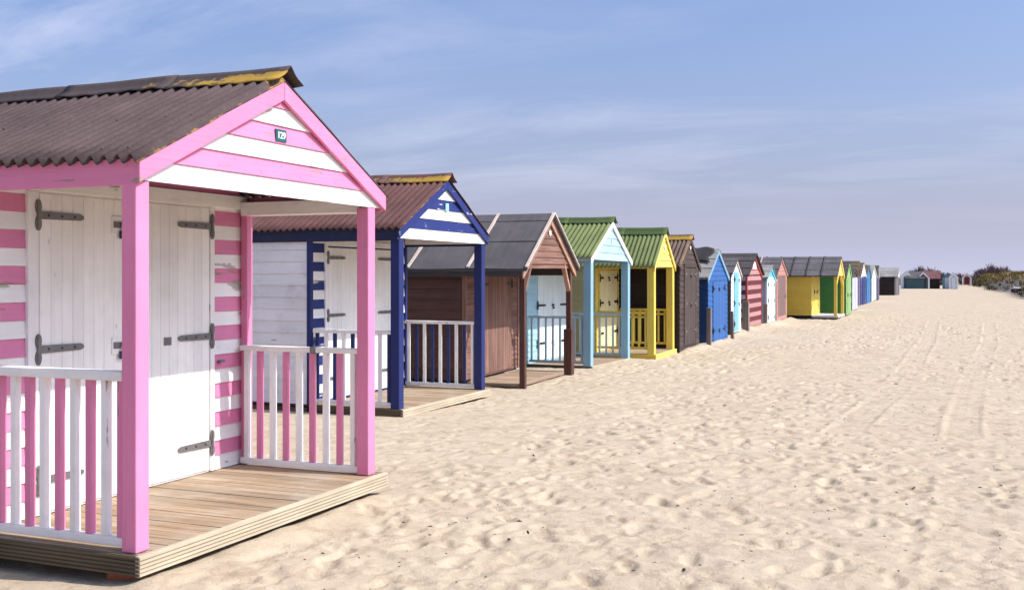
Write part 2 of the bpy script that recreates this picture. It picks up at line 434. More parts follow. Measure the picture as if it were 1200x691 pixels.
def deck(root, x0, x1, y0, y1, ztop, th, mat, edgemat, sidemat, plank=.12, grooves=5, pier=True):
    m = MB(); y = y0 + .03; 
    while y < y1 - .031:
        yb = min(y + plank, y1 - .03)
        m.box(x0, x1 - .03 + random.uniform(-.002, .002), y + .003, yb - .003, ztop - .028 + random.uniform(-.0015, .0015), ztop + random.uniform(-.002, .002), mat)
        y = yb
    for yy in (y0 + .12, (y0 + y1) / 2, y1 - .12): m.box(x0, x1 - .05, yy - .03, yy + .03, ztop - th + .01, ztop - .032, mat)
    d = m.build('deck', root)
    f = MB(); g = th / grooves
    f.box(x1 - .03, x1 - .004, y0, y1, ztop - th, ztop + .002, edgemat, .5)
    for i in range(grooves):
        f.box(x1 - .005, x1 + .004, y0, y1, ztop - th + i * g + .004, ztop - th + (i + 1) * g - .004, edgemat, .5)
    f.build('fascia_board', d)
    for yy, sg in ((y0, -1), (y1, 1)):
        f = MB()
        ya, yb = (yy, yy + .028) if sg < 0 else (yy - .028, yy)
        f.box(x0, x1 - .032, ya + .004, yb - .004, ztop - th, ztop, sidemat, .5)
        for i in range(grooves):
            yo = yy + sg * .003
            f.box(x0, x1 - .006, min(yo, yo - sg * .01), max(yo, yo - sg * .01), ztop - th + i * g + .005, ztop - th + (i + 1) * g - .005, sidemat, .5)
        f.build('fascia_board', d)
    if pier:
        for yy in (y0 + .14, y1 - .17):
            b = MB()
            for k in range(2): b.box(x1 - .32, x1 - .11, yy - .052, yy + .052, ztop - th - .075 * (k + 1) + .004, ztop - th - .075 * k - .002, 'brickm')
            b.build('brick_pier', d, bevel=.005)
    return d

def gable_hut(label, X, y0, y1, *, floor=.05, eave=1.7, ridge=2.5, depth=2.6, porch=0.0, roof='felt', rmat='felt_a', capmat=None, ov=.10, front_ov=.05,
              gmats=('white',), gpitch=.12, gbase=None, bmat='white', bdv=.12, fmats=('white',), fpitch=.12, smats=('white_x',), spitch=.13, zside=None,
              doors=(), dmat='door_white', dz=(.18, 2.0), frame=None, hinges=(), hmat='black', hL=.26, lock='simple', post=None, postw=.10, beam=None, beam_in=None,
              corner=None, cat='beach hut', battens=None, plank=.105, plate=None, lichen=1.0, rz=0, group='beach huts in a row', clad_gap=0.0, amp=.017, bevelp=.006, capw=.15, seam=.55, name='beach_hut', beamz=None, nails=False):
    yc = (y0 + y1) / 2; w = (y1 - y0); W = w / 2
    root = thing(name, label, cat, (X, yc, 0), group, rz)
    ye = W + ov; s = (ridge - eave) / ye            # roof underside plane through (ye, eave)
    under = lambda y: ridge - s * abs(y)
    inner = lambda z: max(0.0, (ridge - .01 - z) / s)
    # roof
    if roof == 'corr': corrugated(root, -depth - .06, front_ov, ridge + .022, s, ye + .03, rmat, capmat or rmat, lich=lichen, amp=amp, capw=capw)
    else: feltroof(root, -depth - .05, front_ov, ridge + .032, s, ye + .02, rmat, battens=battens, seam=seam)
    # barge boards
    barge(root, .002, .030, ridge + .0, s, ye, bdv, bmat)
    xw = -porch
    gb = gbase if gbase is not None else eave
    if porch:
        g = MB(); boards_front(g, 0, gb, ridge - .03, lambda z: min(W, inner(z) - .01), gpitch, gmats)
        if nails:
            zz = gb; 
            while zz < ridge - .2:
                for nz in (.26, .74):
                    z = zz + gpitch * nz; e = inner(z) - .16
                    for yy in np.linspace(-e, e, max(2, int(e * 2 / .42) + 1)):
                        yy += random.uniform(-.02, .02); g.box(-.020, .0012 - .012 * nz, yy - .004, yy + .004, z - .004, z + .004, 'iron')
                zz += gpitch
        gob = g.build('gable', root)
    # walls
    hwf = lambda z: min(W - .02, inner(z + .03))
    f = MB(); 
    if porch or fmats == gmats: boards_front(f, xw, floor, ridge - .05, hwf, fpitch, fmats)
    else:
        boards_front(f, xw, floor, gb, hwf, fpitch, fmats); boards_front(f, xw, gb, ridge - .05, hwf, gpitch, gmats)
    f.build('front_wall', root)
    zs = (zside or eave) - .02
    for sg in (-1, 1):
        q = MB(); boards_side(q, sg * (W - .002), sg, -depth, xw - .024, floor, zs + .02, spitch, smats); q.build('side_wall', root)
    bk = MB(); bk.prism_x([(-W + .03, floor), (W - .03, floor), (W - .03, under(W) - .05), (0, ridge - .05), (-W + .03, under(W) - .05)], -depth, -depth + .02, smats[0]); bk.build('back_wall', root)
    fl = MB(); fl.box(-depth + .02, xw - .03, -W + .04, W - .04, floor - .03, floor + .01, 'dkgrey'); fl.build('floor_board', root)
    if corner:
        for sg in (-1, 1):
            q = MB(); yy = sg * (W + .004); q.box(xw - .05, xw + .012, min(yy, yy - sg * .06), max(yy, yy - sg * .06), floor, under(W) - .04, corner); q.build('corner_trim', root, bevel=.004)
    # porch
    if porch and post:
        for sg in (-1, 1):
            q = MB(); yo = sg * W; q.box(-postw - .004, -.004, min(yo, yo - sg * postw), max(yo, yo - sg * postw), floor - .02, gb - .003, post); q.build('post', root, bevel=bevelp)
            bz0, bz1 = beamz or (gb - .03, under(W) - .005)
            q = MB(); yo = sg * (W + .022); q.box(-depth, -.002, min(yo, yo - sg * .020), max(yo, yo - sg * .020), bz0, bz1, beam or post)
            if beam_in: yi = sg * (W - .002); q.box(xw + .004, -.026, min(yi, yi - sg * .06), max(yi, yi - sg * .06), gb + .004, bz1 - .02, beam_in)
            q.build('eave_beam', root, bevel=.004)
    elif not porch:
        for sg in (-1, 1):
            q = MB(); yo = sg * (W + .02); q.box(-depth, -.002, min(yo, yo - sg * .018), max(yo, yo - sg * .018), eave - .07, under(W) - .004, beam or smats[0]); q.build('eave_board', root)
    # doors
    if doors:
        ya, yb = doors[0][0], doors[-1][1]
        if frame:
            fr = MB(); fw = .07; xf = xw + .016
            fr.box(xw - .01, xf, ya - fw, ya - .004, dz[0], dz[1] + .02, frame); fr.box(xw - .01, xf, yb + .004, yb + fw, dz[0], dz[1] + .02, frame)
            fr.box(xw - .01, xf, ya - fw, yb + fw, dz[1] + .021, dz[1] + .10, frame); fr.build('door_frame', root, bevel=.004)
        for i, (a, b) in enumerate(doors):
            dl = door_leaf(root, xw + .012, a + .004, b - .004, dz[0], dz[1], dmat, plank)
            left = (i == 0) if len(doors) > 1 else True
            for hz in hinges: hinge_strap(dl, xw + (.018 if frame else .013), a if left else b, hz, 1 if left else -1, hL, .045 if hL > .3 else .05, hmat, .17)
            if lock == 'simple' and (i == 0):
                for hz in hinges[:2]: hasp(dl, xw + .013, b - .04, hz, hz == hinges[-1] or True, hmat, None, .8)
    if plate:
        kind, py, pz, sz = plate
        q = MB(); xx = .001 if porch else .004
        if kind == 'round': q.disc_x(xx, xx + .01, py, pz, sz, sz, 'platew')
        else: q.box(xx, xx + .010, py - sz, py + sz, pz - sz * 1.15, pz + sz * 1.15, kind)
        q.build('number_plate', root)
    root['W'] = W
    return root

# ================================================================== HUT 1: pink and white stripes
h1 = gable_hut('pink and white striped hut with brown corrugated roof and number 129 on its gable', -4.23, 4.637, 7.395 - .012, floor=.17, eave=2.37, ridge=3.04, depth=4.0, porch=1.27,
    roof='corr', rmat='roof_a', capmat='roof_cap', ov=.006, front_ov=.035, gmats=('white', 'pink'), gpitch=.1195, gbase=2.263, bmat='pink', bdv=.125,
    fmats=('white', 'pink'), fpitch=.1155, smats=('white_x', 'pink_x'), spitch=.1155, beam='pink_x', beam_in='white_x', corner='pink_v', zside=2.36, post=None, amp=.026, nails=True)
# (posts, doors and rails of this hut are placed by measured positions)
def L1(x=None, y=None): return (y - 6.01)
for (ya, yb) in ((4.637, 4.744), (7.168, 7.275)):
    q = MB(); q.box(-.108, -.003, L1(y=ya), L1(y=yb), .172, 2.261, 'pink_v'); q.build('post', h1, bevel=.007)
for sg, yo in ((-1, 4.636), (1, 7.380)):
    yl = L1(y=yo); q = MB(); q.box(-4.0, .001, min(yl, yl - sg * .022) - .0, max(yl, yl - sg * .022), 2.235, 2.385, 'pink_x'); 
    yi = yl - sg * .023; q.box(-1.245, -.026 if sg < 0 else -.112, min(yi, yi - sg * (.055 if sg < 0 else .15)), max(yi, yi - sg * (.055 if sg < 0 else .15)), 2.266 if sg < 0 else 2.226, 2.335, 'white_x')
    q.build('eave_beam', h1, bevel=.004)
xw = -1.27
fr = MB(); xf = xw + .02
fr.box(xw - .01, xf, L1(y=5.04), L1(y=5.126), .175, 2.275, 'white_v'); fr.box(xw - .01, xf, L1(y=6.834), L1(y=6.885), .175, 2.275, 'white_v')
fr.box(xw - .01, xf + .004, L1(y=4.66), L1(y=7.30), 2.277, 2.385, 'white'); fr.build('door_frame', h1, bevel=.004)
dl = door_leaf(h1, xw + .014, L1(y=5.136), L1(y=5.978), .19, 2.262, 'door_white', .094)
for z in (2.12, 1.25, .40): hinge_strap(dl, xw + .0205, L1(y=5.132), z, 1, .37, .052, 'iron', .20)
for z in (2.085, 1.235): hasp(dl, xw + .0145, L1(y=5.82), z, True)
dr = door_leaf(h1, xw + .014, L1(y=5.986), L1(y=6.828), .19, 2.262, 'door_white', .094)
for z in (2.12, 1.25, .40): hinge_strap(dr, xw + .0205, L1(y=6.832), z, -1, .38, .052, 'iron', .20)
q = MB(); q.box(xw + .014, xw + .019, L1(y=6.30), L1(y=6.38), 1.205, 1.265, 'iron'); q.build('hasp', dr)
q = MB(); q.box(xw + .0, xw + .03, L1(y=6.94), L1(y=7.0), 1.03, 1.05, 'iron'); q.build('hook', h1)
R1 = railing(h1, (-.115, L1(y=4.69)), (xw + .03, L1(y=4.69)), 1.185, .172, ('pink_v', 'white_v'), 'white_x', .124, .044, topw=.085, toph=.055, inset=.035)
R2 = railing(h1, (-.112, L1(y=7.222)), (xw + .03, L1(y=7.222)), 1.155, .160, ('white_v', 'pink_v'), 'white_x', .124, .044, topw=.075, toph=.042, inset=.055)
q = MB(); q.box(-.55, -.50, L1(y=7.18), L1(y=7.265), 1.105, 1.160, 'iron'); q.build('rail_strap', R2)
q = MB(); q.box(xw + .01, xw + .07, L1(y=7.235), L1(y=7.297), .175, 2.26, 'pink_v'); q.build('corner_post', h1, bevel=.004)
deck(h1, xw + .002, .055, L1(y=4.60), L1(y=7.365), .167, .112, 'deck', 'deckedge', 'deckside_shaded')
# number plate with its figures
q = MB(); q.box(-.004, .006, -.060, .060, 2.634, 2.716, 'plate'); plate = q.build('number_plate', h1); plate.location.y = -.005
cu = bpy.data.curves.new('number', 'FONT'); cu.body = '129'; cu.size = .063; cu.align_x = 'CENTER'; cu.align_y = 'CENTER'; cu.extrude = .001; cu.offset = .0015
cu.materials.append(M['platew'])
t0 = bpy.data.objects.new('number_curve', cu); COL.objects.link(t0)
me = bpy.data.meshes.new_from_object(t0.evaluated_get(bpy.context.evaluated_depsgraph_get())); bpy.data.objects.remove(t0)
t = bpy.data.objects.new('number', me); COL.objects.link(t); t.parent = plate; t.location = (.0075, 0, 2.675); t.rotation_euler = (math.pi / 2, 0, math.pi / 2)

# ================================================================== HUT 2: navy and white stripes
h2 = gable_hut('navy blue and white striped hut with red-brown corrugated roof and railed porch', -6.25, 11.32, 13.86, floor=.11, eave=2.30, ridge=3.0, depth=4.1, porch=1.28,
    roof='corr', rmat='roof_b', capmat='roof_bc', ov=.05, front_ov=.05, gmats=('white', 'navy'), gpitch=.135, gbase=2.19, bmat='navy', bdv=.12,
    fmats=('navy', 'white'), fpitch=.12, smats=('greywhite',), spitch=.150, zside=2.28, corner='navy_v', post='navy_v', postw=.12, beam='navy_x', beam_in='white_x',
    doors=((-.87, -.02), (-.02, .80)), dmat='door_white', dz=(.14, 2.10), frame='white_v', hinges=(1.97, 1.22, .40), hmat='iron', hL=.40, plate=('tealplate', .02, 2.64, .045))
railing(h2, (-.125, -1.21), (-1.26, -1.21), 1.06, .11, ('navy_v', 'white_v'), 'white_x', .125, .04, inset=.05)
railing(h2, (-.125, 1.21), (-1.26, 1.21), 1.08, .11, ('white_v', 'navy_v'), 'white_x', .125, .04, inset=.05)
deck(h2, -1.276, .06, -1.29, 1.32, .108, .09, 'deck', 'deckedge', 'deckside_shaded', grooves=3)

for hh_, W_, zt_ in ((h1, 1.30, .165), (h2, 1.20, .10)):
    for yy in (-W_, 0, W_):
        q = MB(); q.box(-3.95, -1.34, yy - .05, yy + .05, -.08, zt_ - .035, 'deckside_shaded'); q.build('bearer', hh_)

# ================================================================== HUT 3: brown timber with braced porch
h3 = gable_hut('brown timber hut with grey felt roof, pale battens and diagonally braced porch posts', -6.2, 15.22, 17.50, floor=.09, eave=1.83, ridge=2.72, depth=3.9, porch=1.02,
    roof='felt', rmat='felt_a', ov=.12, front_ov=.10, gmats=('brown',), gpitch=.105, gbase=1.93, bmat='bargewood', bdv=.13, fmats=('brown',), fpitch=.085, smats=('brown_x',), spitch=.16,
    doors=((-.42, .06), (.06, .78)), dmat='brown_v', dz=(.12, 1.88), plank=.09, hinges=(1.6,), hmat='black', hL=.2, lock=None, beam='felt_b', zside=1.86, seam=.8, battens=(.075, -.92, -1.98, -3.05), plate=('round', 0, 2.44, .045), corner='brown_v')
for sg in (-1, 1):
    W = h3['W']; yo = sg * (W + .0)
    q = MB(); q.box(-.095, -.005, min(yo, yo - sg * .085), max(yo, yo - sg * .085), -.03, 1.90, 'brown_d'); pp = q.build('post', h3, bevel=.006)
    q = MB(); q.beam((-.05, yo - sg * .04, 1.43), (-.05, yo - sg * .36, 1.935), .05, .075, 'brown_v' if sg < 0 else 'bargewood', up=(1, 0, 0)); q.build('brace', h3, bevel=.005)
    q = MB(); yb = sg * (W + .10); q.box(-3.9, -.0, min(yb, yb - sg * .022), max(yb, yb - sg * .022), 1.735, 1.875, 'dkgrey'); q.build('eave_beam', h3)
q = MB(); W = h3['W']; q.box(-.125, .02, W - .125, W + .03, -.05, .80, 'brown_d'); q.build('post_sleeve', h3, bevel=.008)
q = MB(); q.box(-.09, -.02, -W + .09, W - .09, 1.86, 1.925, 'brown'); q.build('tie_beam', h3)
deck(h3, -1.0, -.115, -1.10, 1.10, .060, .05, 'reddeck', 'reddeck', 'reddeck', grooves=2, pier=False)

# ================================================================== HUT 4: light blue
h4 = gable_hut('light blue hut with green corrugated roof and white doors on a railed porch', -6.22, 18.55, 21.02, floor=.06, eave=2.06, ridge=2.80, depth=3.9, porch=1.28,
    roof='corr', rmat='roof_g', capmat='roof_gc', ov=.06, front_ov=.03, gmats=('lblue',), gpitch=.145, gbase=2.035, bmat='barge_w', bdv=.11, fmats=('lblue',), fpitch=.11, smats=('lblue_x',),
    post='lblue_v', postw=.15, beam='lblue_x', doors=((-.70, .10), (.10, .90)), dmat='icewhite', dz=(.10, 2.0), plank=.27, hinges=(1.16, .42), hmat='black', hL=.40, lichen=.4, plate=('platew', .0, 2.42, .03))
for sg in (-1, 1): railing(h4, (-.155, sg * 1.16), (-1.26, sg * 1.16), .98, .08, ('lblue_r',), 'lblue_r', .145, .036, topw=.06, toph=.045)
deck(h4, -1.27, .03, -1.24, 1.24, .06, .05, 'reddeck', 'deckedge', 'deckside_shaded', grooves=2, pier=False)

# ================================================================== HUT 5: yellow, green roof
h5 = gable_hut('yellow hut with green corrugated roof and dark open porch behind yellow railings', -5.85, 21.55, 23.33, floor=.10, eave=1.93, ridge=2.70, depth=3.6, porch=1.28,
    roof='corr', rmat='roof_g', capmat='roof_gc', ov=.05, front_ov=.03, gmats=('yellow',), gpitch=.14, gbase=1.93, bmat='yellow', bdv=.10, fmats=('yellow',), fpitch=.12, smats=('olive',), spitch=.14,
    post='yellow_v', postw=.15, beam='yellow_x', doors=((-.62, .02), (.02, .66)), dmat='cream_y', dz=(.12, 1.86), plank=.2, frame='yellow_v', hinges=(1.70, 1.16, .5), hmat='black', hL=.24, lichen=.3, plate=('platew', .02, 2.36, .04))
for sg in (-1, 1):
    r = railing(h5, (-.155, sg * .82), (-1.26, sg * .82), 1.0, .18, ('yellow_v',), 'yellow_x', .15, .04, topw=.06, toph=.05)
    q = MB(); q.box(-1.26, -.155, sg * .82 - .02, sg * .82 + .02, .86, .90, 'yellow_x'); q.build('mid_rail', r)
deck(h5, -1.27, .04, -.92, .92, .10, .11, 'deck', 'yellow', 'yellow_x', grooves=2, pier=False)

# ================================================================== HUT 6: dark brown, no porch
h6 = gable_hut('dark brown closed hut with orange lichen along its dark corrugated roof edge', -5.78, 23.40, 25.58, floor=.0, eave=1.94, ridge=2.62, depth=2.7, roof='corr', rmat='roof_d', capmat='roof_d', ov=.05, front_ov=.03,
    gmats=('dbrown',), gpitch=.15, gbase=2.0, bmat='dbrown', bdv=.11, fmats=('dbrown',), fpitch=.125, smats=('dbrown_x',), doors=((-.58, .0), (.0, .58)), dmat='dbrown_v', dz=(.14, 1.92), plank=.14, frame='dbrown', hinges=(1.78, 1.10, .46), hmat='brass', hL=.17, lichen=1.15, amp=.02, plate=('round', 0, 2.40, .045))

# ================================================================== HUT 7: blue with torn felt
h7 = gable_hut('bright blue hut with pale grey felt roof and a torn black flap on its roof', -5.70, 26.2, 28.45, floor=.0, eave=1.69, ridge=2.40, depth=2.6, rmat='felt_g', ov=.09, front_ov=.04, gmats=('blue',), fmats=('blue',), fpitch=.125, gpitch=.125,
    bmat='blueedge', bdv=.10, smats=('blue_x',), doors=((-.62, .02), (.02, .66)), dmat='blue_v', dz=(.06, 1.60), plank=.30, hinges=(1.42, .36), hmat='black', hL=.2)
q = MB(); nx, ny = 12, 9; vs = []; s7 = (2.40 - 1.69) / (1.125 + .09)
for j in range(ny + 1):
    for i in range(nx + 1):
        x = -1.0 + .90 * i / nx + .05 * math.sin(j * .8); y = -.03 - .60 * j / ny + .03 * math.sin(i * .9)
        vs.append((x, y, 2.455 - s7 * abs(y) + .035 + .012 * math.sin(i * .8 + j * .9) + .06 * math.exp(-((i - 3) / 3) ** 2 - ((j - 1) / 2.2) ** 2)))
w = nx + 1
q.add(vs, [(j * w + i, j * w + i + 1, (j + 1) * w + i + 1, (j + 1) * w + i) for j in range(ny) for i in range(nx)], 'black_felt')
o = q.build('torn_felt', h7, smooth=True, solid=.012); o['label'] = 'torn black roofing felt folded back over the roof'

# ================================================================== HUTS 8-11
h8 = gable_hut('small pale blue hut with sky blue door between bright blue and red striped huts', -6.0, 30.4, 32.15, floor=.10, eave=1.78, ridge=2.22, depth=2.2, rmat='felt_a', ov=.07, front_ov=.06, gmats=('pale_v',), fmats=('pale_v',), fpitch=.13, gpitch=.13,
    bmat='palewood', bdv=.08, smats=('felt_b',), doors=((-.40, .36),), dmat='sky_v', dz=(.14, 1.85), plank=.36, hinges=(1.64, .95, .34), hmat='black', hL=.16)
h9 = gable_hut('dark red and rose striped hut with dark felt roof', -6.3, 34.75, 37.3, floor=.10, eave=1.76, ridge=2.47, depth=3.0, rmat='felt_b', ov=.10, front_ov=.10, gmats=('rose', 'red_v'), fmats=('rose', 'red'), fpitch=.15, gpitch=.15, gbase=1.80,
    bmat='red_v', bdv=.12, smats=('greyside', 'maroon'), spitch=.15, corner='red_v')
q = MB(); q.prism_x([(-.36, 1.98), (.36, 1.98), (.10, 2.22), (-.10, 2.22)], -.0, .012, 'barge_w'); q.build('gable_panel', h9)
q = MB(); q.box(-.30, .06, -1.22, 1.22, -.06, .098, 'reddeck'); q.build('door_step', h9)
h10 = gable_hut('small white hut with turquoise gable trim beside the red striped hut', -6.25, 38.0, 40.25, floor=.08, eave=1.66, ridge=2.10, depth=2.2, rmat='felt_g', ov=.14, front_ov=.08, gmats=('turq',), fmats=('icewhite',), fpitch=.3, gpitch=.13, gbase=1.72,
    bmat='turq', bdv=.13, smats=('greyside',), doors=((-.74, .02), (.02, .78)), dmat='barge_w', dz=(.12, 1.60), plank=.38, hinges=(1.44, .86, .26), hmat='iron', hL=.11, corner='icewhite')
h11 = gable_hut('narrow hut with rose-brown gable, salmon trim and faded brown door', -6.35, 41.2, 43.6, floor=.05, eave=1.80, ridge=2.44, depth=3.1, rmat='felt_a', ov=.08, front_ov=.06, gmats=('rosewood',), fmats=('salmon',), fpitch=.15, gpitch=.13, gbase=1.82,
    bmat='salmon', bdv=.10, smats=('maroon',), doors=((-.78, .0), (.0, .78)), dmat='brick_paint', dz=(.22, 1.74), plank=.19, frame='salmon', hinges=(.95,), hmat='brass', hL=.3, lock=None, battens=(-.75, -1.6))

# ================================================================== HUT 12: yellow with porch posts
h12 = gable_hut('large yellow hut side-on with panelled dark felt roof and arched porch posts', -4.5, 44.75, 47.45, floor=.14, eave=1.74, ridge=2.52, depth=3.6, porch=1.0, rmat='felt_a', ov=.08, front_ov=.05, gmats=('yellow',), gpitch=.13, gbase=1.76, bmat='yellow', bdv=.14,
    fmats=('yellow',), fpitch=.12, smats=('yellow_x',), spitch=.12, post='yellow_v', postw=.12, beam='yellow_x', doors=((-.5, .0), (.0, .5)), dmat='yellow_v', dz=(.16, 1.7), plank=.25, hinges=(1.1,), hL=.2, battens=None)
for bx in (-.62, -1.22, -1.83, -2.43, -3.03):
    for sg in (-1, 1):
        q = MB(); s_ = (2.52 - 1.74) / 1.43; q.beam((bx, sg * .02, 2.575), (bx, sg * 1.44, 2.575 - s_ * 1.42), .05, .03, 'felt_b'); q.build('roof_batten', h12)
q = MB(); q.box(-1.0, .04, -1.33, 1.33, .06, .14, 'grey_v'); q.build('deck', h12)
for yy in (-1.2, 0, 1.2):
    q = MB(); q.box(-3.5, -.10, yy - .08, yy + .08, -.05, .058, 'dkgrey'); q.build('bearer', h12)
for sg in (-1, 1):
    q = MB(); q.beam((-.06, sg * 1.26, 1.35), (-.06, sg * .55, 1.74), .06, .09, 'yellow_v', up=(1, 0, 0)); q.build('brace', h12)

# ================================================================== HUTS 13-20 along the far end of the row
h13 = gable_hut('lime green fronted hut with dark green sides directly behind the yellow porch', -4.5, 48.35, 51.2, floor=.03, eave=1.76, ridge=2.38, depth=3.2, rmat='felt_b', ov=.08, gmats=('lime',), fmats=('lime',), fpitch=.5, gpitch=.14, bmat='lime', bdv=.14, smats=('green_x',), spitch=.13, doors=((-.7, .0), (.0, .7)), dmat='lime', dz=(.1, 1.66), hinges=(.9,), hL=.2, lock=None)
h14 = gable_hut('lavender white pair of doors on a low dark hut past the lime hut', -4.92, 56.0, 59.3, floor=.0, eave=1.72, ridge=2.10, depth=2.8, rmat='felt_b', ov=.05, gmats=('dbrown',), fmats=('dkgrey',), fpitch=.3, bmat='dbrown', bdv=.10, smats=('dkgrey',), doors=((-1.45, -.15), (.15, 1.45)), dmat='lav', dz=(.03, 1.68), plank=.3, lock=None)
h15 = gable_hut('purple hut with brown mossy roof far along the row', -5.4, 64.6, 67.3, floor=.0, eave=1.76, ridge=2.62, depth=3.2, rmat='felt_m', ov=.08, gmats=('dbrown',), fmats=('purple',), fpitch=.3, bmat='rosewood', bdv=.12, smats=('purple',), doors=((-.6, .6),), dmat='purple', dz=(.05, 1.66), lock=None)
h16 = gable_hut('navy hut with plain white gable far along the row', -5.4, 67.6, 71.0, floor=.0, eave=1.74, ridge=2.56, depth=3.2, rmat='felt_m', ov=.08, gmats=('barge_w',), fmats=('navy',), fpitch=.3, gpitch=.16, bmat='barge_w', bdv=.12, smats=('navy_x',), doors=((-.7, .7),), dmat='navy_v', dz=(.05, 1.6), lock=None)
h17 = gable_hut('plain mid blue hut with mossy roof far along the row', -5.4, 71.5, 75.6, floor=.0, eave=1.80, ridge=2.46, depth=3.2, rmat='felt_m', ov=.08, gmats=('deepblue',), fmats=('deepblue',), fpitch=.16, gpitch=.16, bmat='deepblue', bdv=.12, smats=('dkgrey',), doors=((-.7, .7),), dmat='deepblue', dz=(.05, 1.6), lock=None)
h18 = gable_hut('pale grey hut with grey felt roof far along the row', -5.4, 76.4, 80.5, floor=.05, eave=1.80, ridge=2.50, depth=3.4, rmat='felt_g', ov=.08, gmats=('grey_v',), fmats=('grey_v',), fpitch=.16, gpitch=.16, bmat='grey_v', bdv=.14, smats=('dkgrey',), doors=((-.7, .7),), dmat='lav', dz=(.08, 1.6), lock=None)
h19 = gable_hut('slate blue hut with cream barge boards, last in the tight row', -5.4, 81.4, 84.2, floor=.05, eave=1.76, ridge=2.52, depth=3.4, rmat='felt_b', ov=.10, gmats=('purple',), fmats=('purple',), fpitch=.16, gpitch=.16, bmat='barge_w', bdv=.16, smats=('deepblue',), doors=((-.6, .6),), dmat='purple', dz=(.08, 1.6), lock=None)
h20 = gable_hut('long dark brown hut with pale grey roof standing apart past the row', -5.1, 104.5, 107.6, floor=.04, eave=1.72, ridge=2.55, depth=5.2, porch=.3, rmat='felt_g', ov=.12, gmats=('barge_w',), fmats=('dkgrey',), fpitch=.16, bmat='barge_w', bdv=.18, smats=('dbrown_x',), post='grey_v', postw=.20, beam='grey_v', doors=((-.6, .6),), dmat='dbrown_v', dz=(.08, 1.6), lock=None)

# ================================================================== far cluster beyond the end of the beach (seen end-on)
def far_hut(label, x, y, w, d, z0, eave, ridge, wall, roof, trim, door=None, axis='y', name='beach_hut'):
    """A small hut whose gable looks back along the beach (axis y) or out to sea (axis x)."""
    root = thing(name, label, 'beach hut', (x, y, z0), 'distant beach huts by the dunes', rz=-math.pi / 2 if axis == 'y' else 0)
    W = w / 2; e = eave - z0; r = ridge - z0; s = (r - e) / W
    m = MB(); m.prism_x([(-W, -.15), (W, -.15), (W, e), (0, r - .04), (-W, e)], -d, 0, wall); m.build('wall', root)
    m = MB()
    for sg in (-1, 1): m.prism_x([(0, r), (sg * (W + .15), e - .15 * s), (sg * (W + .15), e - .15 * s + .07), (0, r + .07)], -d - .1, .14, roof)
    m.build('roof', root)
    if trim:
        for sg in (-1, 1):
            m = MB(); m.prism_x([(0, r - .01), (sg * (W + .14), e - .14 * s - .01), (sg * (W + .14), e - .14 * s - .26), (0, r - .30)], .02, .12, trim); m.build('barge_board', root)
            m = MB(); m.box(.005, .07, sg * W - .11, sg * W + .11, -.15, e - .1, trim); m.build('corner_trim', root)
    if door:
        m = MB(); m.box(.003, .05, -W * .55, W * .55, -.05, e - .05, door); m.build('door', root)
    return root
def farX(px, Y):
    u = (px - 600) / 1240.0; th = math.atan(522 / 1240); c, s = math.cos(th), math.sin(th)
    return Y / (c + u * s) * (u * c - s)
Yf = 165
fa = far_hut('white trimmed little hut with teal door, first of the distant cluster', farX(1062.5, Yf), Yf, 1.45, 2.5, .12, 1.75, 2.55, 'icewhite', 'felt_g', 'barge_w', 'teal')
far_hut('teal distant hut with grey roof between two white trimmed huts', farX(1076, Yf + 1) + .8, Yf + 1, 2.6, 2.4, .12, 1.55, 2.45, 'teal', 'felt_a', None, 'teal', axis='x')
far_hut('distant hut with white arched trim and black door beside the red roof', farX(1082, Yf), Yf, 1.5, 2.5, .12, 1.65, 2.45, 'teal', 'felt_g', 'barge_w', 'dkgrey')
far_hut('dark distant hut under a red roof', farX(1101, Yf) , Yf + 2.0, 3.2, 2.3, .12, 1.5, 2.55, 'dbrown_x', 'redroof', None, None, axis='x')
far_hut('aqua distant hut with grey roof', farX(1111, Yf), Yf, 1.5, 3.0, .12, 1.6, 2.3, 'aqua', 'felt_a', None, 'icewhite')
far_hut('white gabled distant hut with pale front', farX(1117.5, Yf - 1), Yf - 1, 1.0, 2.4, .12, 1.75, 2.25, 'lav', 'barge_w', 'barge_w', 'icewhite')
far_hut('small red-brown hut with pale pink gable at the foot of the dune', farX(1133, Yf + 35), Yf + 35, 1.3, 2.0, .5, 1.7, 2.35, 'rosewood', 'salmon', 'barge_w', 'maroon')
far_hut('left of two tiny white hut tops above the dune grass', farX(1189.5, 210), 210, .9, 2.0, 1.0, 1.8, 2.6, 'barge_w', 'barge_w', None, None)
far_hut('right of two tiny white hut tops above the dune grass', farX(1194.5, 210), 210, .9, 2.0, 1.0, 1.75, 2.5, 'barge_w', 'barge_w', None, None)

# ================================================================== stakes between huts
for (x, y, zt, w, lab, lean) in ((-5.62, 25.80, .97, .11, 'grey wooden stake between the dark brown hut and the bright blue hut', .01), (-5.60, 28.68, .80, .085, 'thin grey wooden stake at the far corner of the bright blue hut', -.02),
                           (-6.05, 33.1, .98, .20, 'thick dark wooden stake between the pale blue and red striped huts', .0), (-6.20, 37.62, .78, .12, 'dark wooden stake between the red striped and white huts', .015)):
    q = MB(); q.add([(-w / 2, -w / 2, -.25), (w / 2, -w / 2, -.25), (w / 2, w / 2, -.25), (-w / 2, w / 2, -.25), (-w / 2 + lean, -w / 2, zt), (w / 2 * .9 + lean, -w / 2, zt - .01), (w / 2 * .9 + lean, w / 2 * .9, zt - .02), (-w / 2 + lean, w / 2, zt)], MB.HF, 'stake')
    o = q.build('wooden_stake', None, bevel=.008); o.location = (x, y, 0); tag(o, lab, 'stake', 'wooden stakes between the huts')

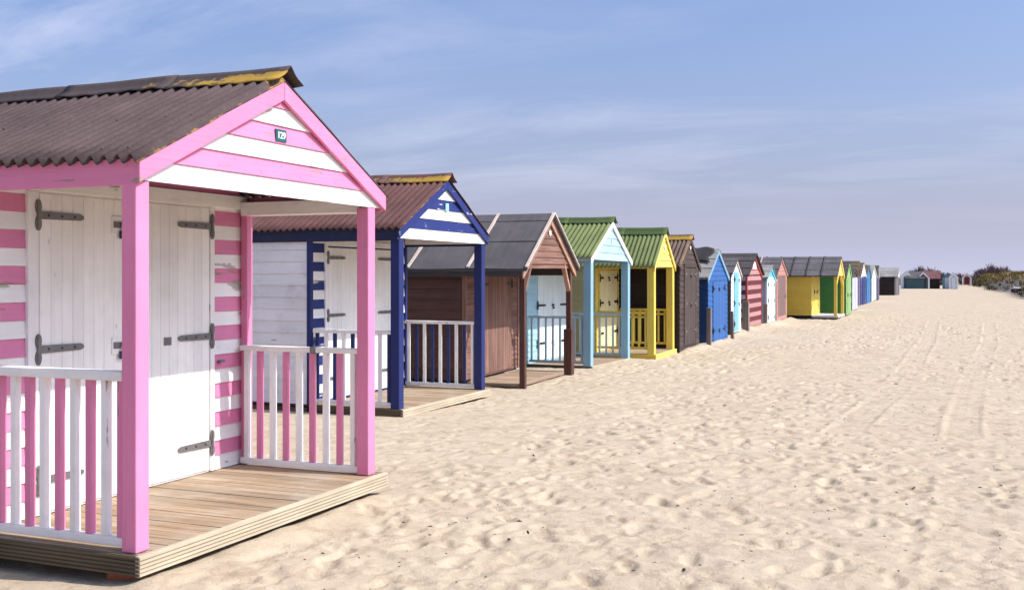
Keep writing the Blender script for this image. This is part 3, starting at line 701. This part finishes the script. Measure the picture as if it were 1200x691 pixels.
# ================================================================== terrain
def vnoise(x, y, seed=0):
    xi = np.floor(x).astype(np.int64); yi = np.floor(y).astype(np.int64); xf = x - xi; yf = y - yi
    def h(a, b):
        n = (a * 374761393 + b * 668265263 + seed * 1442695041) & 0xffffffff
        n = ((n ^ (n >> 13)) * 1274126177) & 0xffffffff
        return ((n ^ (n >> 16)) & 0xffff) / 65535.0
    u = xf * xf * xf * (xf * (xf * 6 - 15) + 10); v = yf * yf * yf * (yf * (yf * 6 - 15) + 10)
    return (h(xi, yi) * (1 - u) + h(xi + 1, yi) * u) * (1 - v) + (h(xi, yi + 1) * (1 - u) + h(xi + 1, yi + 1) * u) * v - .5

def sstep(a, b, x):
    t = np.clip((x - a) / (b - a), 0, 1); return t * t * (3 - 2 * t)

def dune_h(x, y):
    xb = np.interp(y, [60, 90, 140, 235, 330], [7.5, 5.0, 4.1, 2.7, 2.0]) + .9 * vnoise(y / 6, y * 0 + 3, 5) + .5 * vnoise(y / 2, x * 0, 6)
    s = x - xb
    top = 1.75 + .9 * vnoise(x / 3.2, y / 4, 8) + .5 * vnoise(x / 1.2, y / 1.6, 9)
    return sstep(0, 2.4, s) * np.maximum(top, .4) * sstep(70, 100, y), s

TRACKS = [([(0.02, 2.0), (0.03, 8.0), (.05, 13.5), (.22, 19), (.75, 30), (1.2, 48)], .34), ([(-2.55, 4.2), (-1.80, 7.5), (-1.25, 11.3), (-.9, 17), (-.75, 30), (-.9, 50)], .36)]
def terrain(x, y, dents=True):
    near = np.exp(-np.maximum(0, y - 12) / 30.0)
    h = .050 * vnoise(x / 3.1, y / 3.7, 1) + .026 * vnoise(x / 1.05, y / 1.3, 2) 
    soft = .35 + .65 * sstep(-.22, .16, vnoise(x / 2.6 + 4, y / 3.4, 21))
    far = sstep(11, 26, y)
    h += soft * ((.009 + .013 * far) * vnoise(x / .36, y / .44, 3) + .012 * vnoise(x / .15, y / .16, 4) + .007 * vnoise(x / .075, y / .08, 44)) + far * .026 * vnoise(x / .8, y / 1.0, 17) * (.4 + .6 * soft)
    return h, soft

def make_sand():
    def grow(a, b, d0, g, dmax):
        r = [a]; d = d0
        while r[-1] < b: r.append(r[-1] + d); d = min(d * g, dmax)
        return r
    xs = [-x for x in grow(7.0, 420, .06, 1.16, 60)][::-1] + list(np.arange(-6.97, 3.0, .022)) + grow(3.0, 420, .04, 1.09, 60)
    ys = [-y for y in grow(-1.2, 60, .06, 1.25, 12)][::-1][:-1] + list(np.arange(1.2, 3.6, .04)) + list(np.arange(3.6, 11.0, .020)) + grow(11.0, 900, .020, 1.0066, 40)
    xs = np.array(sorted(set(np.round(xs, 4)))); ys = np.array(sorted(set(np.round(ys, 4))))
    Xg, Yg = np.meshgrid(xs, ys)
    H, soft = terrain(Xg, Yg)
    # foot dents pressed into the sand
    n = 15000
    yy = 2.0 + 48 * RNG.random(n) ** 1.35; xx = -6.2 + 9.6 * RNG.random(n)
    for i in range(n):
        cx, cy = xx[i], yy[i]
        big = RNG.random() < .42
        if -8 < cx < -4.0 and cy < 7.6: continue
        L = RNG.uniform(.075, .135) if big else RNG.uniform(.035, .07); B = L * RNG.uniform(.38, .62); dep = RNG.uniform(.008, .026) * (1 if big else .6) * (1 + .5 * min(1, max(0, cy - 10) / 14))
        ang = RNG.normal(math.pi / 2, .6) if RNG.random() < .7 else RNG.uniform(0, math.pi)
        x0, x1 = np.searchsorted(xs, [cx - 2.6 * L, cx + 2.6 * L]); y0, y1 = np.searchsorted(ys, [cy - 2.6 * L, cy + 2.6 * L])
        if x1 - x0 < 2 or y1 - y0 < 1: continue
        dx = Xg[y0:y1, x0:x1] - cx; dy = Yg[y0:y1, x0:x1] - cy
        a = (dx * math.cos(ang) + dy * math.sin(ang)) / L; b = (-dx * math.sin(ang) + dy * math.cos(ang)) / B
        r2 = a * a + b * b + .35 * vnoise(dx / (L * .7) + i, dy / (L * .7), 31)
        r2 = np.maximum(r2, 0)
        H[y0:y1, x0:x1] += soft[y0:y1, x0:x1] * dep * (-np.exp(-r2 ** 1.6) + .20 * np.exp(-((np.sqrt(r2) - 1.35) / .38) ** 2) * (1 + .6 * np.sign(a)))
    # tyre tracks
    for poly, wd in TRACKS:
        py = np.array([p[1] for p in poly]); pxs = np.array([p[0] for p in poly])
        cx = np.interp(Yg, py, pxs); sl = np.gradient(cx, ys, axis=0)
        lat = (Xg - cx) / np.sqrt(1 + sl * sl)
        fade = np.clip(vnoise(Yg / 2.3 + 9, Yg * 0 + wd * 10, 14) * 2.4 + .75, 0, 1) * sstep(py[0], py[0] + 1, Yg) * (1 - sstep(py[-1] - 8, py[-1], Yg))
        inside = sstep(wd / 2 + .05, wd / 2 - .02, np.abs(lat)) * fade
        base = .05 * vnoise(Xg / 3.1, Yg / 3.7, 1) + .026 * vnoise(Xg / 1.05, Yg / 1.3, 2) - .018
        tread = .0035 * np.sin(2 * math.pi * (Yg + np.abs(lat) * .8) / .085) + .0015 * np.sin(2 * math.pi * lat / .11)
        H = H * (1 - inside * .75) + (base + .012 + tread) * inside * .75 + .008 * np.exp(-((np.abs(lat) - wd / 2 - .05) / .04) ** 2) * fade
    d, _ = dune_h(Xg, Yg); H = H * (1 - .5 * (Yg > 60)) + d
    # keep sand down under the two decks, banked a little against the closed huts
    H += (.034 + .05 * vnoise(Xg / .5, Yg / .35, 61)) * np.exp(-((Xg + 4.17) / .16) ** 2) * sstep(4.3, 4.7, Yg) * sstep(7.7, 7.3, Yg)
    H += (.06 + .10 * vnoise(Xg / .6, Yg / .7, 62)) * np.exp(-((Xg + 5.72) / .22) ** 2) * sstep(23.2, 23.8, Yg) * sstep(29.2, 28.6, Yg)
    H += (.07 + .10 * vnoise(Xg / .6, Yg / .7, 63)) * np.exp(-((Xg + 6.22) / .25) ** 2) * sstep(30, 31, Yg) * sstep(44.2, 43.5, Yg)
    H -= .015 * sstep(-3.9, -4.3, Xg) * sstep(8, 7.3, Yg)
    H += .06 * sstep(-5.4, -6.2, Xg) * sstep(17, 19, Yg) * sstep(46, 40, Yg) * .5
    # slight fall towards far left
    nx, ny = len(xs), len(ys)
    V = np.stack([Xg, Yg, H], -1).reshape(-1, 3).astype(np.float32)
    i = np.arange(ny - 1)[:, None] * nx + np.arange(nx - 1)[None]
    Q = np.stack([i, i + 1, i + nx + 1, i + nx], -1).reshape(-1, 4).astype(np.int32)
    me = bpy.data.meshes.new('sand')
    me.vertices.add(len(V)); me.vertices.foreach_set('co', V.ravel())
    me.loops.add(Q.size); me.loops.foreach_set('vertex_index', Q.ravel())
    me.polygons.add(len(Q)); me.polygons.foreach_set('loop_start', np.arange(0, Q.size, 4, dtype=np.int32)); me.polygons.foreach_set('loop_total', np.full(len(Q), 4, np.int32))
    me.polygons.foreach_set('use_smooth', np.ones(len(Q), bool))
    me.update(calc_edges=True)
    o = bpy.data.objects.new('sand', me); COL.objects.link(o); o['kind'] = 'structure'; o['label'] = 'pale sandy beach dented with footprints and tyre tracks'
    m, nt, bs = new_mat('dry_sand')
    v = coords(nt)
    a = noise(nt, v, .9, 6, .6); b = noise(nt, v, 7, 6, .65); c = noise(nt, v, 60, 4, .7); g = noise(nt, v, 420, 2)
    col = mixc(nt, ramp(nt, a, .3, .7), (.435, .342, .240), (.475, .384, .278))
    col = mixc(nt, mathn(nt, 'MULTIPLY', ramp(nt, b, .45, .75), .35), col, (.36, .27, .185))
    col = mixc(nt, mathn(nt, 'MULTIPLY', ramp(nt, g, .35, .75), .28), col, (.57, .475, .37))
    churn = noise(nt, coords(nt, (1, .8, 1), (2, 5, 0)), 4.6, 7, .72)
    col = mixc(nt, mathn(nt, 'MULTIPLY', ramp(nt, churn, .51, .60), .40), col, (.30, .215, .145))
    churn2 = noise(nt, coords(nt, (1, .7, 1), (7, 1, 0)), 2.1, 8, .75)
    col = mixc(nt, mathn(nt, 'MULTIPLY', ramp(nt, churn2, .53, .64), .28), col, (.30, .21, .15))
    vo = nd(nt, 'ShaderNodeTexVoronoi'); vo.inputs['Scale'].default_value = 16; lk(nt, v, vo.inputs['Vector'])
    spk = mathn(nt, 'MULTIPLY', ramp(nt, vo.outputs['Distance'], .06, .10, (1, 1, 1, 1), (0, 0, 0, 1)), ramp(nt, b, .58, .62))
    col = mixc(nt, mathn(nt, 'MULTIPLY', spk, .5), col, (.14, .09, .06))
    lk(nt, col, bs.inputs['Base Color']); bs.inputs['Roughness'].default_value = .95; bs.inputs['Specular IOR Level'].default_value = .15
    hh = mathn(nt, 'ADD', mathn(nt, 'SUBTRACT', b, mathn(nt, 'MULTIPLY', ramp(nt, churn, .50, .62), .22)), mathn(nt, 'ADD', mathn(nt, 'MULTIPLY', c, .38), mathn(nt, 'MULTIPLY', g, .06)))
    bump(nt, hh, .55, .035, bs)
    me.materials.append(m)
    return xs, ys, H
XS, YS, HH = make_sand()
def ground_z(x, y):
    i = np.clip(np.searchsorted(XS, x), 1, len(XS) - 1); j = np.clip(np.searchsorted(YS, y), 1, len(YS) - 1)
    return float(HH[j, i])

# scattered dark bits on the sand
m = MB(); dm = plain('dark_weed_bits', (.045, .032, .022), .9); sm = plain('grey_shell_bits', (.30, .26, .22), .7)
for k in range(900):
    y = 4.5 + 30 * random.random() ** 1.7; x = random.uniform(-4.0, .062 * y + 1.2) if y > 7 else random.uniform(-3.9, 1.5)
    if random.random() < .5 and k > 20: x += random.gauss(0, .1)
    z = ground_z(x, y); r = random.uniform(.003, .010) * (1 if random.random() < .9 else 1.8); a = random.random() * 6.28; L = r * random.uniform(1, 2.6)
    c, s = math.cos(a), math.sin(a)
    pts = [(L, 0, 0), (.2 * L, r * .6, .0), (-L * .9, .1 * r, 0), (-.1 * L, -r * .7, 0), (.3 * L, .1 * r, r * random.uniform(.4, 1)), (-.4 * L, 0, r * random.uniform(.3, .9))]
    m.add([(x + p[0] * c - p[1] * s, y + p[0] * s + p[1] * c, z + p[2] + .001) for p in pts], [(0, 1, 4), (1, 2, 5), (1, 5, 4), (2, 3, 5), (3, 0, 4), (3, 4, 5), (0, 3, 2, 1)], dm if random.random() < .8 else sm)
tag(m.build('debris'), 'dark scraps of weed, twig and shell strewn over the sand', 'debris', kind='stuff')

# dune grass
def grass_mat(name, a, b):
    mm, nt, bs = new_mat(name)
    at = nd(nt, 'ShaderNodeAttribute'); at.attribute_name = 'tone'
    lk(nt, mixc(nt, at.outputs['Fac'], a, b), bs.inputs['Base Color']); bs.inputs['Roughness'].default_value = 1.0; bs.inputs['Specular IOR Level'].default_value = 0.05
    return mm
gm = grass_mat('marram_blades', (.065, .055, .018), (.25, .175, .07)); gd = grass_mat('dark_scrub_blades', (.036, .036, .012), (.12, .095, .035))
m = MB(); cnt = 0
for k in range(1700):
    y = random.uniform(86, 250); x = random.uniform(2.0, 13 + (y - 86) * .03)
    hd, sd = dune_h(np.array([x]), np.array([y])); 
    if y < 112.6 and abs(x - farX(1188.5, y)) < 0.62: continue        # clear sand where the person sits
    if sd[0] < .15 or vnoise(np.array([x / 1.5]), np.array([y / 3.0]), 41)[0] < -.16: continue
    z = ground_z(x, y); dark = sd[0] < 1.0 or random.random() < .2; T = random.random()
    for b in range(22):
        bx = x + random.gauss(0, .28); by = y + random.gauss(0, .4); hh = random.uniform(.25, .62) * (.8 if dark else 1); lx, ly = random.gauss(-.12, .16), random.gauss(0, .16); wv = random.uniform(.022, .055); a = random.random() * 3.14
        cx, cy = wv * math.cos(a), wv * math.sin(a)
        m.add([(bx - cx, by - cy, z - .05), (bx + cx, by + cy, z - .05), (bx + cx * .7 + lx * .45, by + cy * .7 + ly * .45, z + hh * .62), (bx - cx * .7 + lx * .45, by - cy * .7 + ly * .45, z + hh * .62), (bx + lx * 1.2, by + ly * 1.2, z + hh)],
              [(0, 1, 2, 3), (3, 2, 4)], gd if dark else gm, min(1, max(0, T * .5 + random.random() * .5)))
tag(m.build('dune_grass'), 'tufts of olive and straw coloured grass covering the low dune', 'grass', kind='stuff')

# far bare wood and hedge
def twig_wood(name, label, spans, n, mats):
    m = MB()
    for (x0, x1, y0, y1, top) in spans:
        for k in range(n):
            q = random.random(); x = x0 + (x1 - x0) * q; y = random.uniform(y0, y1)
            env = max(.25, (1 - abs(2 * q - 1) ** 2.6)) * top * (.88 + .18 * math.sin(q * 37) * math.sin(q * 11))
            z0 = random.uniform(0, .55) * env; z1 = z0 + random.uniform(.25, .5) * env
            if z1 > env: z0 -= z1 - env; z1 = env
            z1 -= random.random() * .12 * top
            w = random.uniform(.05, .13); dx, dy = random.gauss(0, .5), random.gauss(0, .5); a = random.random() * 3.14
            cx, cy = w * math.cos(a), w * math.sin(a)
            m.add([(x - cx, y - cy, z0), (x + cx, y + cy, z0), (x + cx * .3 + dx, y + cy * .3 + dy, z1), (x - cx * .3 + dx, y - cy * .3 + dy, z1)], [(0, 1, 2, 3)], random.choice(mats))
    tag(m.build(name), label, 'wood', kind='stuff')
tw1 = grass_mat('purple_twigs', (.085, .055, .060), (.16, .11, .115)); tw2 = grass_mat('dark_scrub', (.045, .04, .04), (.11, .085, .085))
twig_wood('bare_wood', 'rounded purple-brown bare wood behind the dune on the horizon', [(farX(1132, 290), farX(1196, 290), 282, 300, 5.2)], 9000, [tw1, tw1, tw2])
twig_wood('low_scrub', 'low dark scrub line behind the distant huts', [(farX(1056, 230), farX(1104, 230), 226, 236, 4.3), (farX(1000, 240), farX(1215, 240), 238, 246, 3.4)], 5000, [tw1, tw2])

# person sitting at the foot of the dune, with a bundle beside them
def skin_fig(name, pts, edges, rad, mat, parent=None, sub=1):
    me = bpy.data.meshes.new(name); me.from_pydata(pts, edges, [])
    o = bpy.data.objects.new(name, me); COL.objects.link(o); o.parent = parent
    sk = o.modifiers.new('skin', 'SKIN'); sk.use_smooth_shade = True
    if not me.skin_vertices: me.skin_vertices.new()
    for v, r in zip(me.skin_vertices[0].data, rad): v.radius = (r, r)
    me.skin_vertices[0].data[0].use_root = True
    o.modifiers.new('sub', 'SUBSURF').render_levels = sub
    me.materials.append(mat); return o
skinm = plain('skin', (.42, .24, .17), .6); hairm = plain('brown_hair', (.07, .04, .03), .8); darkcl = plain('dark_violet_cloth', (.05, .04, .075), .9); palecl = plain('pale_cloth', (.62, .58, .60), .9)
gx, gy = farX(1186.5, 112), 112.0; gz = ground_z(gx, gy)
per = thing('person', 'person sitting low on the sand by the grassy dune in dark trousers and pale top', 'person', (gx, gy, gz), rz=2.6)
P_ = [(0, 0, .12), (0, 0, .32), (0, .02, .52), (0, .03, .62), (0, .0, .72), (0, -.01, .84), (.10, -.02, .12), (.17, -.38, .44), (.16, -.62, .06), (.16, -.78, .04), (-.10, -.02, .12), (-.17, -.38, .44), (-.16, -.62, .06), (-.16, -.78, .04),
      (.18, .02, .54), (.27, -.10, .32), (.19, -.34, .40), (.15, -.42, .46), (-.18, .02, .54), (-.27, -.10, .32), (-.19, -.34, .40), (-.15, -.42, .46)]
E_ = [(0, 1), (1, 2), (2, 3), (3, 4), (4, 5), (0, 6), (6, 7), (7, 8), (8, 9), (0, 10), (10, 11), (11, 12), (12, 13), (2, 14), (14, 15), (15, 16), (16, 17), (2, 18), (18, 19), (19, 20), (20, 21)]
R_ = [.13, .12, .13, .055, .095, .085, .09, .065, .045, .04, .09, .065, .045, .04, .06, .042, .034, .03, .06, .042, .034, .03]
skin_fig('body', P_, E_, R_, skinm, per)
skin_fig('top', [P_[i] for i in (1, 2, 14, 15, 18, 19)], [(0, 1), (1, 2), (2, 3), (1, 4), (4, 5)], [.14, .15, .075, .055, .075, .055], palecl, per)
skin_fig('trousers', [P_[i] for i in (0, 1, 6, 7, 8, 10, 11, 12)], [(0, 1), (0, 2), (2, 3), (3, 4), (0, 5), (5, 6), (6, 7)], [.145, .13, .105, .08, .06, .105, .08, .06], darkcl, per)
skin_fig('hair', [(0, .01, .78), (0, .01, .88)], [(0, 1)], [.10, .085], hairm, per)
q = MB(); bag = thing('beach_bag', 'dark bag with pale towel on the sand in front of the sitting person', 'bag', (farX(1190.5, 108), 108, ground_z(farX(1190.5, 108), 108)))
bm_ = bmesh.new(); bmesh.ops.create_icosphere(bm_, subdivisions=3, radius=1)
for nm, sc, of, mt in (('bag_body', (.42, .25, .24), (0, 0, .18), darkcl), ('towel', (.40, .27, .09), (.05, 0, .40), palecl)):
    me = bpy.data.meshes.new(nm); b2 = bm_.copy()
    for v in b2.verts:
        k = 1 + .12 * math.sin(v.co.x * 7 + v.co.z * 5) * math.cos(v.co.y * 6); v.co = Vector((v.co.x * sc[0] * k + of[0], v.co.y * sc[1] * k, max(v.co.z, -.75) * sc[2] * k + of[2]))
    b2.to_mesh(me); b2.free(); me.materials.append(mt); o = bpy.data.objects.new(nm, me); COL.objects.link(o); o.parent = bag
bm_.free()

# ================================================================== light, sky, camera
EL, AZ = math.radians(45.5), math.atan2(1.0, .15)      # azimuth clockwise from +Y
sun = bpy.data.lights.new('sun', 'SUN'); sun.energy = 3.9; sun.angle = math.radians(.53); sun.color = (1, .955, .885)
so = bpy.data.objects.new('sun', sun); COL.objects.link(so)
d = Vector((math.sin(AZ) * math.cos(EL), math.cos(AZ) * math.cos(EL), math.sin(EL)))
so.rotation_euler = (-d).to_track_quat('-Z', 'Y').to_euler(); so.location = (20, 5, 30)

wd = bpy.data.worlds.new('World'); scene.world = wd; wd.use_nodes = True
nt = wd.node_tree; bg = nt.nodes['Background']
sky = nd(nt, 'ShaderNodeTexSky'); sky.sky_type = 'NISHITA'; sky.sun_disc = False; sky.sun_elevation = EL; sky.sun_rotation = AZ
sky.air_density = .85; sky.dust_density = 5.0; sky.ozone_density = 2.8; sky.altitude = 0
tc = nd(nt, 'ShaderNodeTexCoord')
# thin cirrus on a high flat layer: direction projected to a plane above
sep = nd(nt, 'ShaderNodeSeparateXYZ'); lk(nt, tc.outputs['Generated'], sep.inputs[0])
zc = mathn(nt, 'ADD', mathn(nt, 'MAXIMUM', sep.outputs['Z'], 0.0), .16)
cmb = nd(nt, 'ShaderNodeCombineXYZ'); lk(nt, mathn(nt, 'DIVIDE', sep.outputs['X'], zc), cmb.inputs[0]); lk(nt, mathn(nt, 'DIVIDE', sep.outputs['Y'], zc), cmb.inputs[1])
mp = nd(nt, 'ShaderNodeMapping'); mp.inputs['Rotation'].default_value = (0, 0, -.62); mp.inputs['Scale'].default_value = (.55, 1.3, 1); lk(nt, cmb.outputs[0], mp.inputs['Vector'])
wz = nd(nt, 'ShaderNodeTexNoise'); wz.inputs['Scale'].default_value = 1.7; wz.inputs['Detail'].default_value = 13; wz.inputs['Roughness'].default_value = .62; wz.inputs['Distortion'].default_value = .45
lk(nt, mp.outputs[0], wz.inputs['Vector'])
wb = nd(nt, 'ShaderNodeTexNoise'); wb.inputs['Scale'].default_value = .55; wb.inputs['Detail'].default_value = 3; lk(nt, mp.outputs[0], wb.inputs['Vector'])
cl = mathn(nt, 'MULTIPLY', ramp(nt, wz.outputs['Fac'], .44, .68), ramp(nt, wb.outputs['Fac'], .38, .60))
cl = mathn(nt, 'MULTIPLY', mathn(nt, 'MULTIPLY', cl, .55), ramp(nt, sep.outputs['Z'], .03, .17))
tint = mixc(nt, 1.0, sky.outputs['Color'], (.68, .84, 1.07), 'MULTIPLY')
veil = mathn(nt, 'MULTIPLY', mathn(nt, 'POWER', 2.718, mathn(nt, 'MULTIPLY', mathn(nt, 'MAXIMUM', sep.outputs['Z'], 0.0), -7.0)), .94)
tint = mixc(nt, veil, tint, (3.1, 3.11, 4.10))
lk(nt, mixc(nt, cl, tint, (4.6, 4.6, 5.35)), bg.inputs['Color'])
bg.inputs['Strength'].default_value = .15

cam = bpy.data.cameras.new('camera'); co = bpy.data.objects.new('camera', cam); COL.objects.link(co)
cam.sensor_width = 36; cam.lens = 1240 / 1200 * 36; cam.shift_y = -21.2 / 1200; cam.clip_end = 3000; cam.clip_start = .05
co.location = (0, 0, 1.72); co.rotation_euler = (math.pi / 2, 0, math.atan(522 / 1240))
scene.camera = co
for hh_, lean, yaw in ((h3, .5, .6), (h4, -.35, -.5), (h5, .4, .5), (h6, -.45, 1.2), (h7, .8, -1.0), (h8, -.9, 1.5), (h9, .5, -.8), (h10, -.7, 1.6), (h11, .9, -1.2), (h12, .25, -.4), (h13, -.5, .8), (h14, .4, 0), (h15, -.8, 1), (h16, .7, -1), (h17, -.6, .7), (h18, .8, -.6), (h19, -.5, 1)):
    hh_.rotation_euler = (math.radians(lean), 0, math.radians(yaw))
scene.view_settings.view_transform = 'Standard'; scene.view_settings.look = 'None'; scene.view_settings.gamma = 1; scene.view_settings.exposure = 0.50
scene.cycles.use_denoising = True
scene.cycles.max_bounces = 6
